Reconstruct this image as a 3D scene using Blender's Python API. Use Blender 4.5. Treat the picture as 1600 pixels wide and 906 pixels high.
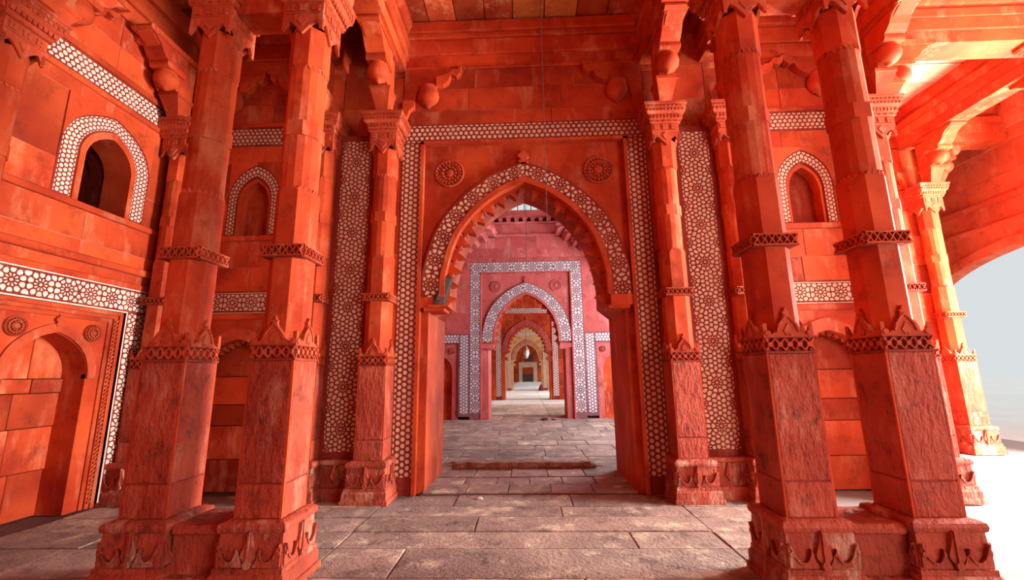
import bpy, bmesh, math, random
from mathutils import Vector, Matrix
random.seed(7)
for o in list(bpy.data.objects): bpy.data.objects.remove(o, do_unlink=True)
SC = bpy.context.scene
COL = SC.collection
R = math.radians

# ------------------------------------------------------------------ camera
F_PX, PITCH, YAW, ROLL = 680.0, R(11.02), R(-1.845), R(-.726)
fw = Vector((math.sin(YAW)*math.cos(PITCH), math.cos(YAW)*math.cos(PITCH), math.sin(PITCH)))
rt = Vector((math.cos(YAW), -math.sin(YAW), 0)); up = rt.cross(fw)
rt, up = math.cos(ROLL)*rt+math.sin(ROLL)*up, -math.sin(ROLL)*rt+math.cos(ROLL)*up
cd = bpy.data.cameras.new('camera'); cam = bpy.data.objects.new('camera', cd); COL.objects.link(cam)
cd.sensor_width = 36; cd.lens = 36*F_PX/1600; cd.clip_start = .05; cd.clip_end = 400
m = Matrix((rt, up, -fw)).transposed().to_4x4(); m.translation = (0, 0, 1.5)
cam.matrix_world = m; SC.camera = cam

# ------------------------------------------------------------------ world, sun, daylight, rear fill, exposure
W = bpy.data.worlds.new('sky'); SC.world = W; W.use_nodes = True
bg = W.node_tree.nodes['Background']; bg.inputs[0].default_value = (.93, .98, 1, 1); bg.inputs[1].default_value = .65
sd = bpy.data.lights.new('sun', 'SUN'); sd.energy = 3.4; sd.angle = R(1.5); sd.color = (1, .95, .86)
sun = bpy.data.objects.new('sun', sd); COL.objects.link(sun)
sun.rotation_euler = Vector((-math.cos(R(31))*math.cos(R(-6)), -math.cos(R(31))*math.sin(R(-6)), -math.sin(R(31)))).to_track_quat('-Z', 'Y').to_euler()
def area(name, loc, direction, sx, sy, power, color=(1, 1, 1)):
    l = bpy.data.lights.new(name, 'AREA'); l.shape = 'RECTANGLE'; l.size = sx; l.size_y = sy; l.energy = power; l.color = color
    o = bpy.data.objects.new(name, l); COL.objects.link(o); o.location = loc
    o.rotation_euler = Vector(direction).to_track_quat('-Z', 'Z').to_euler(); return o
area('courtyard_daylight', (9.6, 5.3, 2.4), (-1, -.04, .03), 4.6, 4.4, 5000, (1, .93, .86))
area('rear_courtyard_fill', (9.4, -4.5, 2.6), (-1, .55, .03), 6, 4.4, 800, (1, .93, .86))  # added fill lamp behind the view, brightens camera-facing fronts
area('chamber_daylight', (5.0, 11.3, 4.2), (-1, 0, -.05), 7, 6.5, 1350, (.95, .96, 1))
area('far_hall_daylight', (5.0, 21.5, 3.2), (-1, 0, 0), 8, 5.5, 600, (1, .95, .9))
area('end_hall_daylight', (5.0, 35, 3.2), (-1, 0, 0), 12, 5.5, 1300, (1, .95, .88))
area('last_hall_daylight', (5.0, 53, 3.2), (-1, 0, 0), 14, 5.5, 900, (1, .95, .9))
VS = SC.view_settings
SC.display_settings.display_device = 'sRGB'
VS.view_transform = 'Standard'; VS.look = 'None'; VS.gamma = 1; VS.use_curve_mapping = False; VS.exposure = 0.22

# ------------------------------------------------------------------ materials
def mat_stone(name, c1, c2, stain, scale=1.3, bump=.35, rough=.7, chisel=0, vary=.25, stain_amt=.5, dark=(.10, .014, .009), dark_amt=.6):
    mt = bpy.data.materials.new(name); mt.use_nodes = True
    nt = mt.node_tree; N = nt.nodes; L = nt.links
    b = N['Principled BSDF']; b.inputs['Roughness'].default_value = rough
    b.inputs['Specular IOR Level'].default_value = .15
    g = N.new('ShaderNodeNewGeometry'); oi = N.new('ShaderNodeObjectInfo')
    add = N.new('ShaderNodeVectorMath'); add.operation = 'ADD'
    mul = N.new('ShaderNodeMath'); mul.operation = 'MULTIPLY'; mul.inputs[1].default_value = 37
    L.new(oi.outputs['Random'], mul.inputs[0]); L.new(g.outputs['Position'], add.inputs[0]); L.new(mul.outputs[0], add.inputs[1])
    def noise(sc, det, vec, rg=.55):
        n = N.new('ShaderNodeTexNoise'); n.inputs['Scale'].default_value = sc; n.inputs['Detail'].default_value = det
        n.inputs['Roughness'].default_value = rg; L.new(vec, n.inputs['Vector']); return n.outputs['Fac']
    def ramp(f, a, bb):
        r = N.new('ShaderNodeMapRange'); r.inputs[1].default_value = a; r.inputs[2].default_value = bb; L.new(f, r.inputs[0]); return r.outputs[0]
    def mix(f, a, bb):
        x = N.new('ShaderNodeMix'); x.data_type = 'RGBA'
        if isinstance(f, float): x.inputs[0].default_value = f
        else: L.new(f, x.inputs[0])
        for s, i in ((a, 6), (bb, 7)):
            if isinstance(s, tuple): x.inputs[i].default_value = (*s, 1)
            else: L.new(s, x.inputs[i])
        return x.outputs[2]
    P = add.outputs[0]
    mp = N.new('ShaderNodeMapping'); mp.inputs['Scale'].default_value = (1, 1, .35); L.new(P, mp.inputs[0])
    n1 = ramp(noise(scale, 6, P), .3, .7)
    c = mix(n1, c1, c2)
    n2 = ramp(noise(scale*2.3, 8, mp.outputs[0], .7), .53, .70)
    sm = N.new('ShaderNodeMath'); sm.operation = 'MULTIPLY'; sm.inputs[1].default_value = stain_amt; L.new(n2, sm.inputs[0])
    c = mix(sm.outputs[0], c, stain)
    n3 = ramp(noise(scale*3.1, 9, P, .74), .53, .70)
    dm = N.new('ShaderNodeMath'); dm.operation = 'MULTIPLY'; dm.inputs[1].default_value = dark_amt; L.new(n3, dm.inputs[0])
    c = mix(dm.outputs[0], c, dark)
    hv = N.new('ShaderNodeHueSaturation')
    vr = N.new('ShaderNodeMapRange'); vr.inputs[3].default_value = 1-vary; vr.inputs[4].default_value = 1+vary; L.new(oi.outputs['Random'], vr.inputs[0])
    L.new(vr.outputs[0], hv.inputs['Value']); L.new(c, hv.inputs['Color']); L.new(hv.outputs[0], b.inputs['Base Color'])
    h = noise(45, 6, P, .7)
    bp = N.new('ShaderNodeBump'); bp.inputs['Strength'].default_value = bump; bp.inputs['Distance'].default_value = .01
    L.new(h, bp.inputs['Height']); last = bp
    if chisel:
        mc = N.new('ShaderNodeMapping'); mc.inputs['Scale'].default_value = (1, 1, .45); mc.inputs['Rotation'].default_value = (.3, .2, .3); L.new(P, mc.inputs[0])
        h2 = noise(26, 4, mc.outputs[0], .6)
        b2 = N.new('ShaderNodeBump'); b2.inputs['Strength'].default_value = chisel; b2.inputs['Distance'].default_value = .05
        L.new(h2, b2.inputs['Height']); L.new(bp.outputs[0], b2.inputs['Normal']); last = b2
    L.new(last.outputs[0], b.inputs['Normal'])
    return mt
def mat_plain(name, c, rough=.6, metal=0.0):
    mt = bpy.data.materials.new(name); mt.use_nodes = True; b = mt.node_tree.nodes['Principled BSDF']
    N = mt.node_tree.nodes; L = mt.node_tree.links
    n = N.new('ShaderNodeTexNoise'); n.inputs['Scale'].default_value = 14; n.inputs['Detail'].default_value = 5
    g = N.new('ShaderNodeNewGeometry'); L.new(g.outputs['Position'], n.inputs['Vector'])
    x = N.new('ShaderNodeMix'); x.data_type = 'RGBA'; x.inputs[6].default_value = (*[v*.78 for v in c], 1); x.inputs[7].default_value = (*[min(1, v*1.15) for v in c], 1)
    L.new(n.outputs['Fac'], x.inputs[0]); L.new(x.outputs[2], b.inputs['Base Color'])
    b.inputs['Roughness'].default_value = rough; b.inputs['Metallic'].default_value = metal
    return mt
M = {}
M['red'] = mat_stone('red_sandstone', (.25, .016, .006), (.57, .078, .019), (.68, .28, .14), scale=1.1, stain_amt=.55, vary=.3, dark_amt=.65)
M['smooth'] = mat_stone('dressed_red_sandstone', (.31, .022, .007), (.59, .082, .021), (.70, .30, .15), scale=1.3, bump=.3, vary=.14, stain_amt=.45, dark_amt=.5)
M['chisel'] = mat_stone('chiselled_red_sandstone', (.28, .032, .016), (.50, .090, .045), (.62, .30, .21), scale=2, bump=.6, chisel=.8, vary=.08, dark=(.06, .022, .02), dark_amt=.9)
M['carved'] = mat_stone('carved_red_sandstone', (.34, .036, .014), (.54, .086, .030), (.66, .30, .18), scale=3, bump=.4, vary=.08, dark=(.07, .016, .012), dark_amt=.6)
M['ground'] = mat_stone('dark_red_inlay_ground', (.17, .016, .010), (.27, .030, .016), (.45, .15, .09), bump=.25, vary=.05)
M['joint'] = mat_stone('stone_joint', (.20, .022, .011), (.30, .036, .018), (.4, .16, .1), bump=.3, vary=0)
M['mortar'] = mat_stone('pale_mortar', (.30, .09, .05), (.56, .27, .18), (.6, .4, .3), scale=2.5, bump=.3, vary=0)
M['marble'] = mat_stone('cream_marble_inlay', (.54, .36, .24), (.64, .48, .35), (.50, .22, .12), scale=3, bump=.1, vary=0, dark=(.40, .18, .11), rough=.45)
M['white'] = mat_stone('white_marble_inlay', (.62, .55, .47), (.72, .66, .58), (.58, .42, .32), scale=3, bump=.1, vary=0, dark=(.45, .30, .22), rough=.45)
M['pink'] = mat_stone('haze_pink_sandstone', (.40, .072, .068), (.54, .125, .115), (.66, .38, .34), scale=.8, bump=.25, vary=.12)  # pink cast of haze and bluish light mixed into the stone colour
M['greyinlay'] = mat_stone('grey_blue_inlay', (.50, .48, .51), (.62, .60, .62), (.5, .42, .42), scale=3, bump=.1, vary=0, dark=(.35, .30, .32))
M['pinkground'] = mat_stone('slate_inlay_ground', (.16, .065, .08), (.24, .09, .10), (.32, .2, .2), bump=.2, vary=.05)
M['base'] = mat_stone('weathered_base_stone', (.26, .040, .022), (.46, .085, .045), (.58, .38, .27), scale=2, bump=.7, chisel=.6, vary=.08, stain_amt=.9, dark=(.06, .02, .015), dark_amt=.8)
M['ceil'] = mat_stone('ceiling_slab', (.26, .026, .010), (.54, .11, .032), (.72, .40, .17), scale=2, bump=.6, vary=.45, stain_amt=.6)
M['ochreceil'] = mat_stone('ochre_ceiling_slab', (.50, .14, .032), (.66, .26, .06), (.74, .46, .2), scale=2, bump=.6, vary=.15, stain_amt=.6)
M['floor'] = mat_stone('worn_floor_slab', (.20, .148, .140), (.42, .315, .265), (.66, .59, .42), scale=1.5, bump=.9, chisel=.5, vary=.22, dark=(.07, .052, .05), stain_amt=1.0, dark_amt=.9)
M['floorjoint'] = mat_stone('floor_bed', (.10, .06, .05), (.17, .10, .085), (.25, .17, .14), bump=.5, vary=0)
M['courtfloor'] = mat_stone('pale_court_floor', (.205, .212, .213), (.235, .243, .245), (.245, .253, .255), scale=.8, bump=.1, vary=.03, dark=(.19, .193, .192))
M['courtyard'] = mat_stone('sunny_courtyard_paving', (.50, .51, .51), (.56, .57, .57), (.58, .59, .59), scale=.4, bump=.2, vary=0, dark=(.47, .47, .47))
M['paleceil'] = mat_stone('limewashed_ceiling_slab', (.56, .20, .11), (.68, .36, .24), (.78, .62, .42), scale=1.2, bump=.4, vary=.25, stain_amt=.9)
M['bouncelit'] = mat_stone('bounce_lit_dressed_sandstone', (.52, .075, .030), (.68, .17, .075), (.74, .36, .2), scale=1.1, bump=.25, vary=.12)  # dressed sandstone lightened to carry light bounced off the sunny floor
M['pale'] = mat_stone('pale_buff_stone', (.50, .25, .11), (.62, .37, .19), (.72, .56, .38), bump=.3, vary=.1)
M['dark'] = mat_stone('shaded_carving_ground', (.12, .014, .008), (.20, .026, .014), (.3, .12, .08), scale=3, bump=.4, vary=0)
M['black'] = mat_plain('black_metal', (.014, .012, .011), .7, 0.0)
M['glass'] = mat_plain('lamp_glass', (.06, .045, .038), .5)
M['lampside'] = mat_plain('rusty_lamp_cover', (.045, .018, .012), .7)
M['wood'] = mat_stone('old_wood', (.20, .085, .045), (.34, .18, .10), (.5, .36, .24), scale=4, bump=.8, chisel=.5, vary=.2, dark=(.05, .025, .018))
M['brass'] = mat_plain('lantern_metal', (.42, .40, .33), .4, .6)
M['lglass'] = mat_plain('lantern_glass', (.62, .70, .64), .2)
M['wire'] = mat_plain('dark_wire', (.03, .02, .02), .6)
M['door'] = mat_plain('dark_door', (.06, .02, .018), .6)
M['maroon'] = mat_plain('maroon_cloth', (.16, .01, .02), .9)
M['pebble'] = mat_plain('pebble_grey', (.45, .42, .40), .9)

# ------------------------------------------------------------------ builders
def T_id(u, v, w): return (u, v, w)
def T_front(Y): return lambda u, v, w: (u, Y-w, v)
def T_left(X): return lambda u, v, w: (X+w, u, v)
def T_right(X): return lambda u, v, w: (X-w, u, v)
class MB:
    def __init__(s, T=T_id): s.v = []; s.f = []; s.T = T
    def pt(s, p): s.v.append(s.T(*p)); return len(s.v)-1
    def box(s, u0, u1, v0, v1, w0, w1):
        i = [s.pt(p) for p in ((u0,v0,w0),(u1,v0,w0),(u1,v1,w0),(u0,v1,w0),(u0,v0,w1),(u1,v0,w1),(u1,v1,w1),(u0,v1,w1))]
        for q in ((3,2,1,0),(4,5,6,7),(0,1,5,4),(1,2,6,5),(2,3,7,6),(3,0,4,7)): s.f.append([i[k] for k in q])
        return s
    def prism(s, poly, w0, w1, back=True):
        a = [s.pt((p[0], p[1], w0)) for p in poly]; b = [s.pt((p[0], p[1], w1)) for p in poly]; n = len(poly)
        if back: s.f.append(a[::-1])
        s.f.append(b)
        for k in range(n): s.f.append([a[k], a[(k+1) % n], b[(k+1) % n], b[k]])
        return s
    def strip(s, outer, inner, w0, w1):          # closed band between two open curves
        n = len(outer); A = [[s.pt((p[0], p[1], w)) for p in c] for c in (outer, inner) for w in (w0, w1)]
        o0, o1, i0, i1 = A
        for k in range(n-1):
            s.f += [[o1[k], o1[k+1], i1[k+1], i1[k]], [o0[k+1], o0[k], i0[k], i0[k+1]], [o0[k], o0[k+1], o1[k+1], o1[k]], [i0[k+1], i0[k], i1[k], i1[k+1]]]
        s.f += [[o0[0], o1[0], i1[0], i0[0]], [o1[-1], o0[-1], i0[-1], i1[-1]]]
        return s
    def loft(s, secs):                            # secs: list of (z, [(x,y)...]) world-like T_id
        idx = [[s.pt((x, y, z)) for x, y in poly] for z, poly in secs]; n = len(idx[0])
        s.f.append(idx[0][::-1]); s.f.append(idx[-1])
        for a, b in zip(idx, idx[1:]):
            for k in range(n): s.f.append([a[k], a[(k+1) % n], b[(k+1) % n], b[k]])
        return s
    def lathe(s, prof, c=(0, 0, 0), n=16, axis='z'):   # prof: (r, h)
        def P(r, h, t):
            a, b = r*math.cos(t), r*math.sin(t)
            return (c[0]+a, c[1]+b, c[2]+h) if axis == 'z' else (c[0]+a, c[1]+h*0+b, c[2]+h)
        idx = [[s.pt(P(r, h, 2*math.pi*k/n)) for k in range(n)] for r, h in prof]
        s.f.append(idx[0][::-1]); s.f.append(idx[-1])
        for a, b in zip(idx, idx[1:]):
            for k in range(n): s.f.append([a[k], a[(k+1) % n], b[(k+1) % n], b[k]])
        return s
    def tube(s, pts, r, n=6):
        rings = []
        for k, p in enumerate(pts):
            p = Vector(p); d = (Vector(pts[min(k+1, len(pts)-1)])-Vector(pts[max(k-1, 0)])).normalized()
            x = d.orthogonal().normalized(); y = d.cross(x); rr = r[k] if isinstance(r, (list, tuple)) else r
            rings.append([s.pt(tuple(p+x*rr*math.cos(6.2832*j/n)+y*rr*math.sin(6.2832*j/n))) for j in range(n)])
        s.f.append(rings[0][::-1]); s.f.append(rings[-1])
        for a, b in zip(rings, rings[1:]):
            for k in range(n): s.f.append([a[k], a[(k+1) % n], b[(k+1) % n], b[k]])
        return s
    def build(s, name, mat, parent=None, bevel=0, smooth=False, kind=None, cut=None, raw=False):
        me = bpy.data.meshes.new(name); me.from_pydata(s.v, [], s.f)
        if not raw:
            bm = bmesh.new(); bm.from_mesh(me)
            if cut:
                bmesh.ops.bisect_plane(bm, geom=bm.verts[:]+bm.edges[:]+bm.faces[:], plane_co=cut[0], plane_no=cut[1], clear_outer=True)
            bmesh.ops.recalc_face_normals(bm, faces=bm.faces[:])
            if bevel: bmesh.ops.bevel(bm, geom=bm.edges[:], offset=bevel, segments=1, affect='EDGES', clamp_overlap=True)
            bm.to_mesh(me); bm.free()
        if smooth:
            for p in me.polygons: p.use_smooth = True
        o = bpy.data.objects.new(name, me); COL.objects.link(o); me.materials.append(M[mat])
        if parent: o.parent = parent
        if kind: o['kind'] = kind
        return o
def tag(o, label, cat=None, group=None, kind=None):
    o['label'] = label
    if cat: o['category'] = cat
    if group: o['group'] = group
    if kind: o['kind'] = kind
    return o
def empty(name, loc, rz, label, cat, group=None):
    o = bpy.data.objects.new(name, None); COL.objects.link(o); o.location = loc; o.rotation_euler = (0, 0, rz); o.empty_display_size = .2
    return tag(o, label, cat, group)
def copy_tree(o, loc, rz, label, group=None):
    def cp(a, par):
        c = a.copy(); COL.objects.link(c); c.parent = par
        for k in a.children: cp(k, c)
        return c
    r = cp(o, None); r.location = loc; r.rotation_euler = (0, 0, rz); r['label'] = label
    if group: r['group'] = group
    return r

# ------------------------------------------------------------------ curves and inlay patterns
HALF = [(1, 0), (.997, .15), (.965, .27), (.915, .40), (.84, .53), (.75, .63), (.58, .765), (.36, .885), (.17, .955), (0, 1)]
def arch(hw, spr, apex, n=3, uc=0):
    pts = []
    for k in range(len(HALF)-1):
        for j in range(n):
            t = j/n; a = HALF[max(k-1, 0)]; b = HALF[k]; c = HALF[k+1]; d = HALF[min(k+2, len(HALF)-1)]
            q = [.5*((2*b[i])+(-a[i]+c[i])*t+(2*a[i]-5*b[i]+4*c[i]-d[i])*t*t+(-a[i]+3*b[i]-3*c[i]+d[i])*t**3) for i in (0, 1)]
            pts.append((min(q[0], 1), q[1]))
    pts.append(HALF[-1])
    left = [(uc-x*hw, spr+z*(apex-spr)) for x, z in pts]
    return left+[(2*uc-u, v) for u, v in left[-2::-1]]
def clip(poly, nx, ny, d):
    out = []
    for k in range(len(poly)):
        a = poly[k]; b = poly[(k+1) % len(poly)]; da = a[0]*nx+a[1]*ny-d; db = b[0]*nx+b[1]*ny-d
        if da <= 0: out.append(a)
        if (da < 0 < db) or (db < 0 < da):
            t = da/(da-db); out.append((a[0]+(b[0]-a[0])*t, a[1]+(b[1]-a[1])*t))
    return out
def cells(Lu, Lv, s, gap, pattern='hex', flower_step=.5, flowers=None, round_=True):
    rnd = random.Random(3); P = []; fl = []
    if pattern == 'flower':
        fl = flowers if flowers is not None else [(flower_step*(k+.5), Lv/2) for k in range(int(Lu/flower_step)+1)]
        for fu, fv in fl:
            P.append((fu, fv))
            for k in range(10): a = 2*math.pi*k/10; P.append((fu+s*.72*math.cos(a), fv+s*.72*math.sin(a)))
            for k in range(10): a = 2*math.pi*(k+.5)/10; P.append((fu+s*1.5*math.cos(a), fv+s*1.5*math.sin(a)))
    r3 = s*math.sqrt(3)/2; j = -1; v = Lv/2-math.ceil(Lv/2/r3)*r3; row = 0
    while v < Lv+r3:
        u = -s+(s/2 if row % 2 else 0)
        while u < Lu+s:
            if all((u-a)**2+(v-b)**2 > (2.15*s)**2 for a, b in fl): P.append((u+rnd.uniform(-.07, .07)*s, v+rnd.uniform(-.07, .07)*s))
            u += s
        v += r3; row += 1
    grid = {}
    for i, p in enumerate(P): grid.setdefault((int(p[0]//(1.6*s)), int(p[1]//(1.6*s))), []).append(i)
    out = []
    for i, p in enumerate(P):
        if not (-.4*s < p[0] < Lu+.4*s and -.4*s < p[1] < Lv+.4*s): continue
        h = 1.2*s; poly = [(p[0]-h, p[1]-h), (p[0]+h, p[1]-h), (p[0]+h, p[1]+h), (p[0]-h, p[1]+h)]
        gu, gv = int(p[0]//(1.6*s)), int(p[1]//(1.6*s))
        for a in (-1, 0, 1):
            for b in (-1, 0, 1):
                for q in grid.get((gu+a, gv+b), ()):
                    if q != i and poly:
                        Q = P[q]; nx, ny = Q[0]-p[0], Q[1]-p[1]; l = math.hypot(nx, ny)
                        if l > 1e-6: poly = clip(poly, nx/l, ny/l, ((Q[0]+p[0])*nx+(Q[1]+p[1])*ny)/2/l-gap/2)
        for n_ in ((-1, 0, -.001), (1, 0, Lu-.001), (0, -1, -.001), (0, 1, Lv-.001)):
            if poly: poly = clip(poly, *n_)
        if len(poly) < 3: continue
        A = sum(poly[k][0]*poly[(k+1) % len(poly)][1]-poly[(k+1) % len(poly)][0]*poly[k][1] for k in range(len(poly)))/2
        if abs(A) < (s*s)*.05: continue
        for c_ in ((.74, .8) if round_ else ()):
            q = []
            for k in range(len(poly)):
                a = poly[k]; b = poly[(k+1) % len(poly)]
                q += [(a[0]*c_+b[0]*(1-c_), a[1]*c_+b[1]*(1-c_)), (a[0]*(1-c_)+b[0]*c_, a[1]*(1-c_)+b[1]*c_)]
            poly = [p_ for k, p_ in enumerate(q) if math.dist(p_, q[k-1]) > s*.03] if len(q) > 8 else q
        out.append(poly)
    return out
_cc = {}
def inlay(parent, T, mat, strips, s=.078, gap=.026, pattern='hex', fstep=.5, w=0.0, h=.003, fl=None, round_=True):
    """strips: list of (Lu, Lv, map(u,v)->(U,V))"""
    mb = MB(T)
    for Lu, Lv, mp in strips:
        key = (round(Lu, 4), round(Lv, 4), s, gap, pattern, fstep, str(fl))
        if key not in _cc: _cc[key] = cells(Lu, Lv, s, gap, pattern, fstep, fl, round_)
        for poly in _cc[key]: mb.prism([mp(*p) for p in poly], w-.004, w+h, back=False)
    o = mb.build('inlay', mat, parent, kind='stuff'); return o
def rect_map(u0, v0, vert=False):
    return (lambda u, v: (u0+v, v0+u)) if vert else (lambda u, v: (u0+u, v0+v))
def ring_map(outer, inner):
    n = len(outer); mid = [((a[0]+b[0])/2, (a[1]+b[1])/2) for a, b in zip(outer, inner)]
    L = [0]
    for k in range(n-1): L.append(L[-1]+math.dist(mid[k], mid[k+1]))
    W_ = math.dist(outer[0], inner[0])
    def mp(u, v):
        u = max(0, min(L[-1]-1e-6, u)); k = 0
        while k < n-2 and L[k+1] < u: k += 1
        t = (u-L[k])/(L[k+1]-L[k]); t2 = v/W_
        o = [outer[k][i]*(1-t)+outer[k+1][i]*t for i in (0, 1)]; q = [inner[k][i]*(1-t)+inner[k+1][i]*t for i in (0, 1)]
        return (q[0]*(1-t2)+o[0]*t2, q[1]*(1-t2)+o[1]*t2)
    return L[-1], W_, mp

# ------------------------------------------------------------------ wall pieces
def stones(parent, T, u0, u1, rows, length, holes=(), depth=.3, mat='red', jit=.004, gap=.007, name='stone'):
    """rows: list of v boundaries; holes: (u0,u1,v0,v1) left free"""
    for r, (v0, v1) in enumerate(zip(rows, rows[1:])):
        iv = [(u0, u1)]
        for h in holes:
            if h[2] < v1-.01 and h[3] > v0+.01:
                nx = []
                for a, b in iv:
                    if h[1] <= a or h[0] >= b: nx.append((a, b)); continue
                    if h[0] > a: nx.append((a, h[0]))
                    if h[1] < b: nx.append((h[1], b))
                iv = nx
        for a, b in iv:
            if b-a < .02: continue
            MB(T).box(a, b, v0, v1, -depth, -.009).build('mortar', 'mortar', parent)
            n = max(1, round((b-a)/length+random.uniform(-.35, .35))); cuts = [a+(b-a)*(k+(random.uniform(-.18, .18) if 0 < k < n else 0))/n for k in range(n+1)]
            for c, d in zip(cuts, cuts[1:]):
                MB(T).box(c+gap/2, d-gap/2, v0+gap/2, v1-gap/2, -depth, random.uniform(-jit, jit)).build(name, mat, parent, bevel=.004)
def arch_slab(parent, T, uc, ho, v0, v1, hw, spr, apex, depth, mat='smooth', w1=0.0, name='arch_panel', jamb=None):
    a = arch(hw, spr, apex, uc=uc)
    if jamb: a = [(uc-jamb, v0), (uc-jamb, spr-.2), (uc-hw, spr-.04)]+a+[(uc+hw, spr-.04), (uc+jamb, spr-.2), (uc+jamb, v0)]
    else: a = [(uc-hw, v0)]+a+[(uc+hw, v0)]
    return MB(T).prism([(uc-ho, v0)]+a+[(uc+ho, v0), (uc+ho, v1), (uc-ho, v1)], -depth, w1).build(name, mat, parent)
def arch_ring(parent, T, uc, ho, ao, hi, ai, spr, w0, w1, mat='ground', name='arch_band'):
    return MB(T).strip(arch(ho, spr, ao, uc=uc), arch(hi, spr, ai, uc=uc), w0, w1).build(name, mat, parent)
_ros = {}
def rosette(parent, T, u, v, r, w=0.0, mat='carved'):
    mb = MB(T); n = 28
    prof = [(1, 0), (1, .035), (.93, .05), (.86, .035), (.80, .02), (.72, .02), (.66, .045), (.60, .045), (.55, .018), (.34, .018), (.30, .04), (.2, .055), (.08, .06), (.0, .075)]
    rings = []
    for q, h in prof[:-1]: rings.append([mb.pt((u+q*r*math.cos(6.2832*k/n), v+q*r*math.sin(6.2832*k/n), w-.01+h)) for k in range(n)])
    for a, b in zip(rings, rings[1:]):
        for k in range(n): mb.f.append([a[k], a[(k+1) % n], b[(k+1) % n], b[k]])
    mb.f.append(rings[-1]); mb.f.append(rings[0][::-1])
    o = mb.build('rosette', mat, parent)
    pm = MB(T)
    for rr, cnt, sz in ((.76, 20, .065), (.45, 12, .085)):
        for k in range(cnt):
            a = 6.2832*k/cnt; cu, cv = u+rr*r*math.cos(a), v+rr*r*math.sin(a); z = sz*r
            pm.prism([(cu+z*math.cos(a+j*1.0472), cv+z*math.sin(a+j*1.0472)) for j in range(6)], w, w+.045)
    pm.build('petal_ring', mat, o, kind='stuff')
    return o
BUD = [(-.055, 0), (.055, 0), (.05, .035), (.075, .05), (.05, .075), (.03, .07), (0, .135), (-.03, .07), (-.05, .075), (-.075, .05), (-.05, .035)]
def buds(parent, T, curve, count, scale, w0, w1, mat='carved', name='lotus_bud'):
    L = [0]
    for a, b in zip(curve, curve[1:]): L.append(L[-1]+math.dist(a, b))
    for i in range(count):
        u = L[-1]*(i+.5)/count; k = 0
        while L[k+1] < u: k += 1
        t = (u-L[k])/(L[k+1]-L[k]); a, b = curve[k], curve[k+1]
        p = (a[0]+(b[0]-a[0])*t, a[1]+(b[1]-a[1])*t); l = math.dist(a, b); tx, ty = (b[0]-a[0])/l, (b[1]-a[1])/l
        nx, ny = ty, -tx
        MB(T).prism([(p[0]+tx*x*scale+nx*(y-.02)*scale, p[1]+ty*x*scale+ny*(y-.02)*scale) for x, y in BUD], w0, w1).build(name, mat, parent)
def finial(parent, T, u, v, s, w0, w1, mat='carved'):
    pr = [(.05, 0), (.09, .05), (.05, .1), (.10, .14), (.10, .19), (.05, .22), (.03, .30)]
    MB(T).prism([(u-x*s, v+y*s) for x, y in pr]+[(u+x*s, v+y*s) for x, y in pr[::-1]], w0, w1).build('finial', mat, parent)
def portal(wall, T, thick, ig='ground', im='marble', st='smooth', hwp=1.36, hb=1.80, bw=.31, zt=5.20, s=.078, detail=True, apo=4.56, api=4.31, rough_spr=2.57, pat='hex', aim=None):
    """inlaid rectangular frame, recessed spandrel, inlaid pointed arch band, fringed soffit"""
    hi = hb-bw; zi = zt-bw
    fr = MB(T).prism([(-hb, 0), (-hi, 0), (-hi, zi), (hi, zi), (hi, 0), (hb, 0), (hb, zt), (-hb, zt)], -.3, 0).build('frame_band', ig, wall)
    b = .02
    inlay(fr, T, im, [(zi-.22, bw-2*b, rect_map(-hb+b, .22, True)), (zi-.22, bw-2*b, rect_map(hi+b, .22, True)), (2*hb-2*b, bw-2*b, rect_map(-hb+b, zi+b))], s=s, pattern=pat)
    for x in (-hi, hi): MB(T).box(x-.025, x+.025, 0, zi+.025, -.1, .02).build('edge_moulding', st, wall)
    MB(T).box(-hi-.025, hi+.025, zi-.012, zi+.03, -.1, .02).build('edge_moulding', st, wall)
    arch_slab(wall, T, 0, hi+.01, 0, zi+.01, 1.17, rough_spr, api+.13, thick, st, -.07, 'spandrel_panel', hwp)
    ab = arch_ring(wall, T, 0, hi-.03, apo, 1.19, api, rough_spr, -.2, -.0, ig)
    Lr, Wr, mp = ring_map(arch(hi-.055, rough_spr, apo-.03), arch(1.215, rough_spr, api+.03))
    inlay(ab, T, aim or im, [(Lr, Wr, mp)], s=s, pattern='flower', fstep=.36 if s < .1 else .5)
    arch_ring(wall, T, 0, 1.20, api+.015, 1.13, api-.07, rough_spr, -.12, .015, st, 'arch_moulding')
    for sx in (-1, 1):
        MB(T).box(min(sx*1.12, sx*(hwp+.06)), max(sx*1.12, sx*(hwp+.06)), 2.37, 2.42, -.34, .01).build('impost', st, wall, bevel=.01)
        MB(T).box(min(sx*1.165, sx*(hi)), max(sx*1.165, sx*hi), 2.42, 2.575, -.3, .0).build('impost_block', st, wall)
    cv = arch(1.16, rough_spr-.12, api-.01)
    buds(wall, T, cv, 21 if detail else 17, 1.65, -.28, -.13, st if detail else 'smooth')
    for sx in (-1, 1):
        rosette(wall, T, sx*1.09, 4.43 if detail else 4.66, .215, -.07, 'carved' if st in ('smooth', 'red') else st)
    finial(wall, T, 0, apo-.03, .8, -.1, .0, 'carved' if st in ('smooth', 'red') else st)
    return fr
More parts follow.
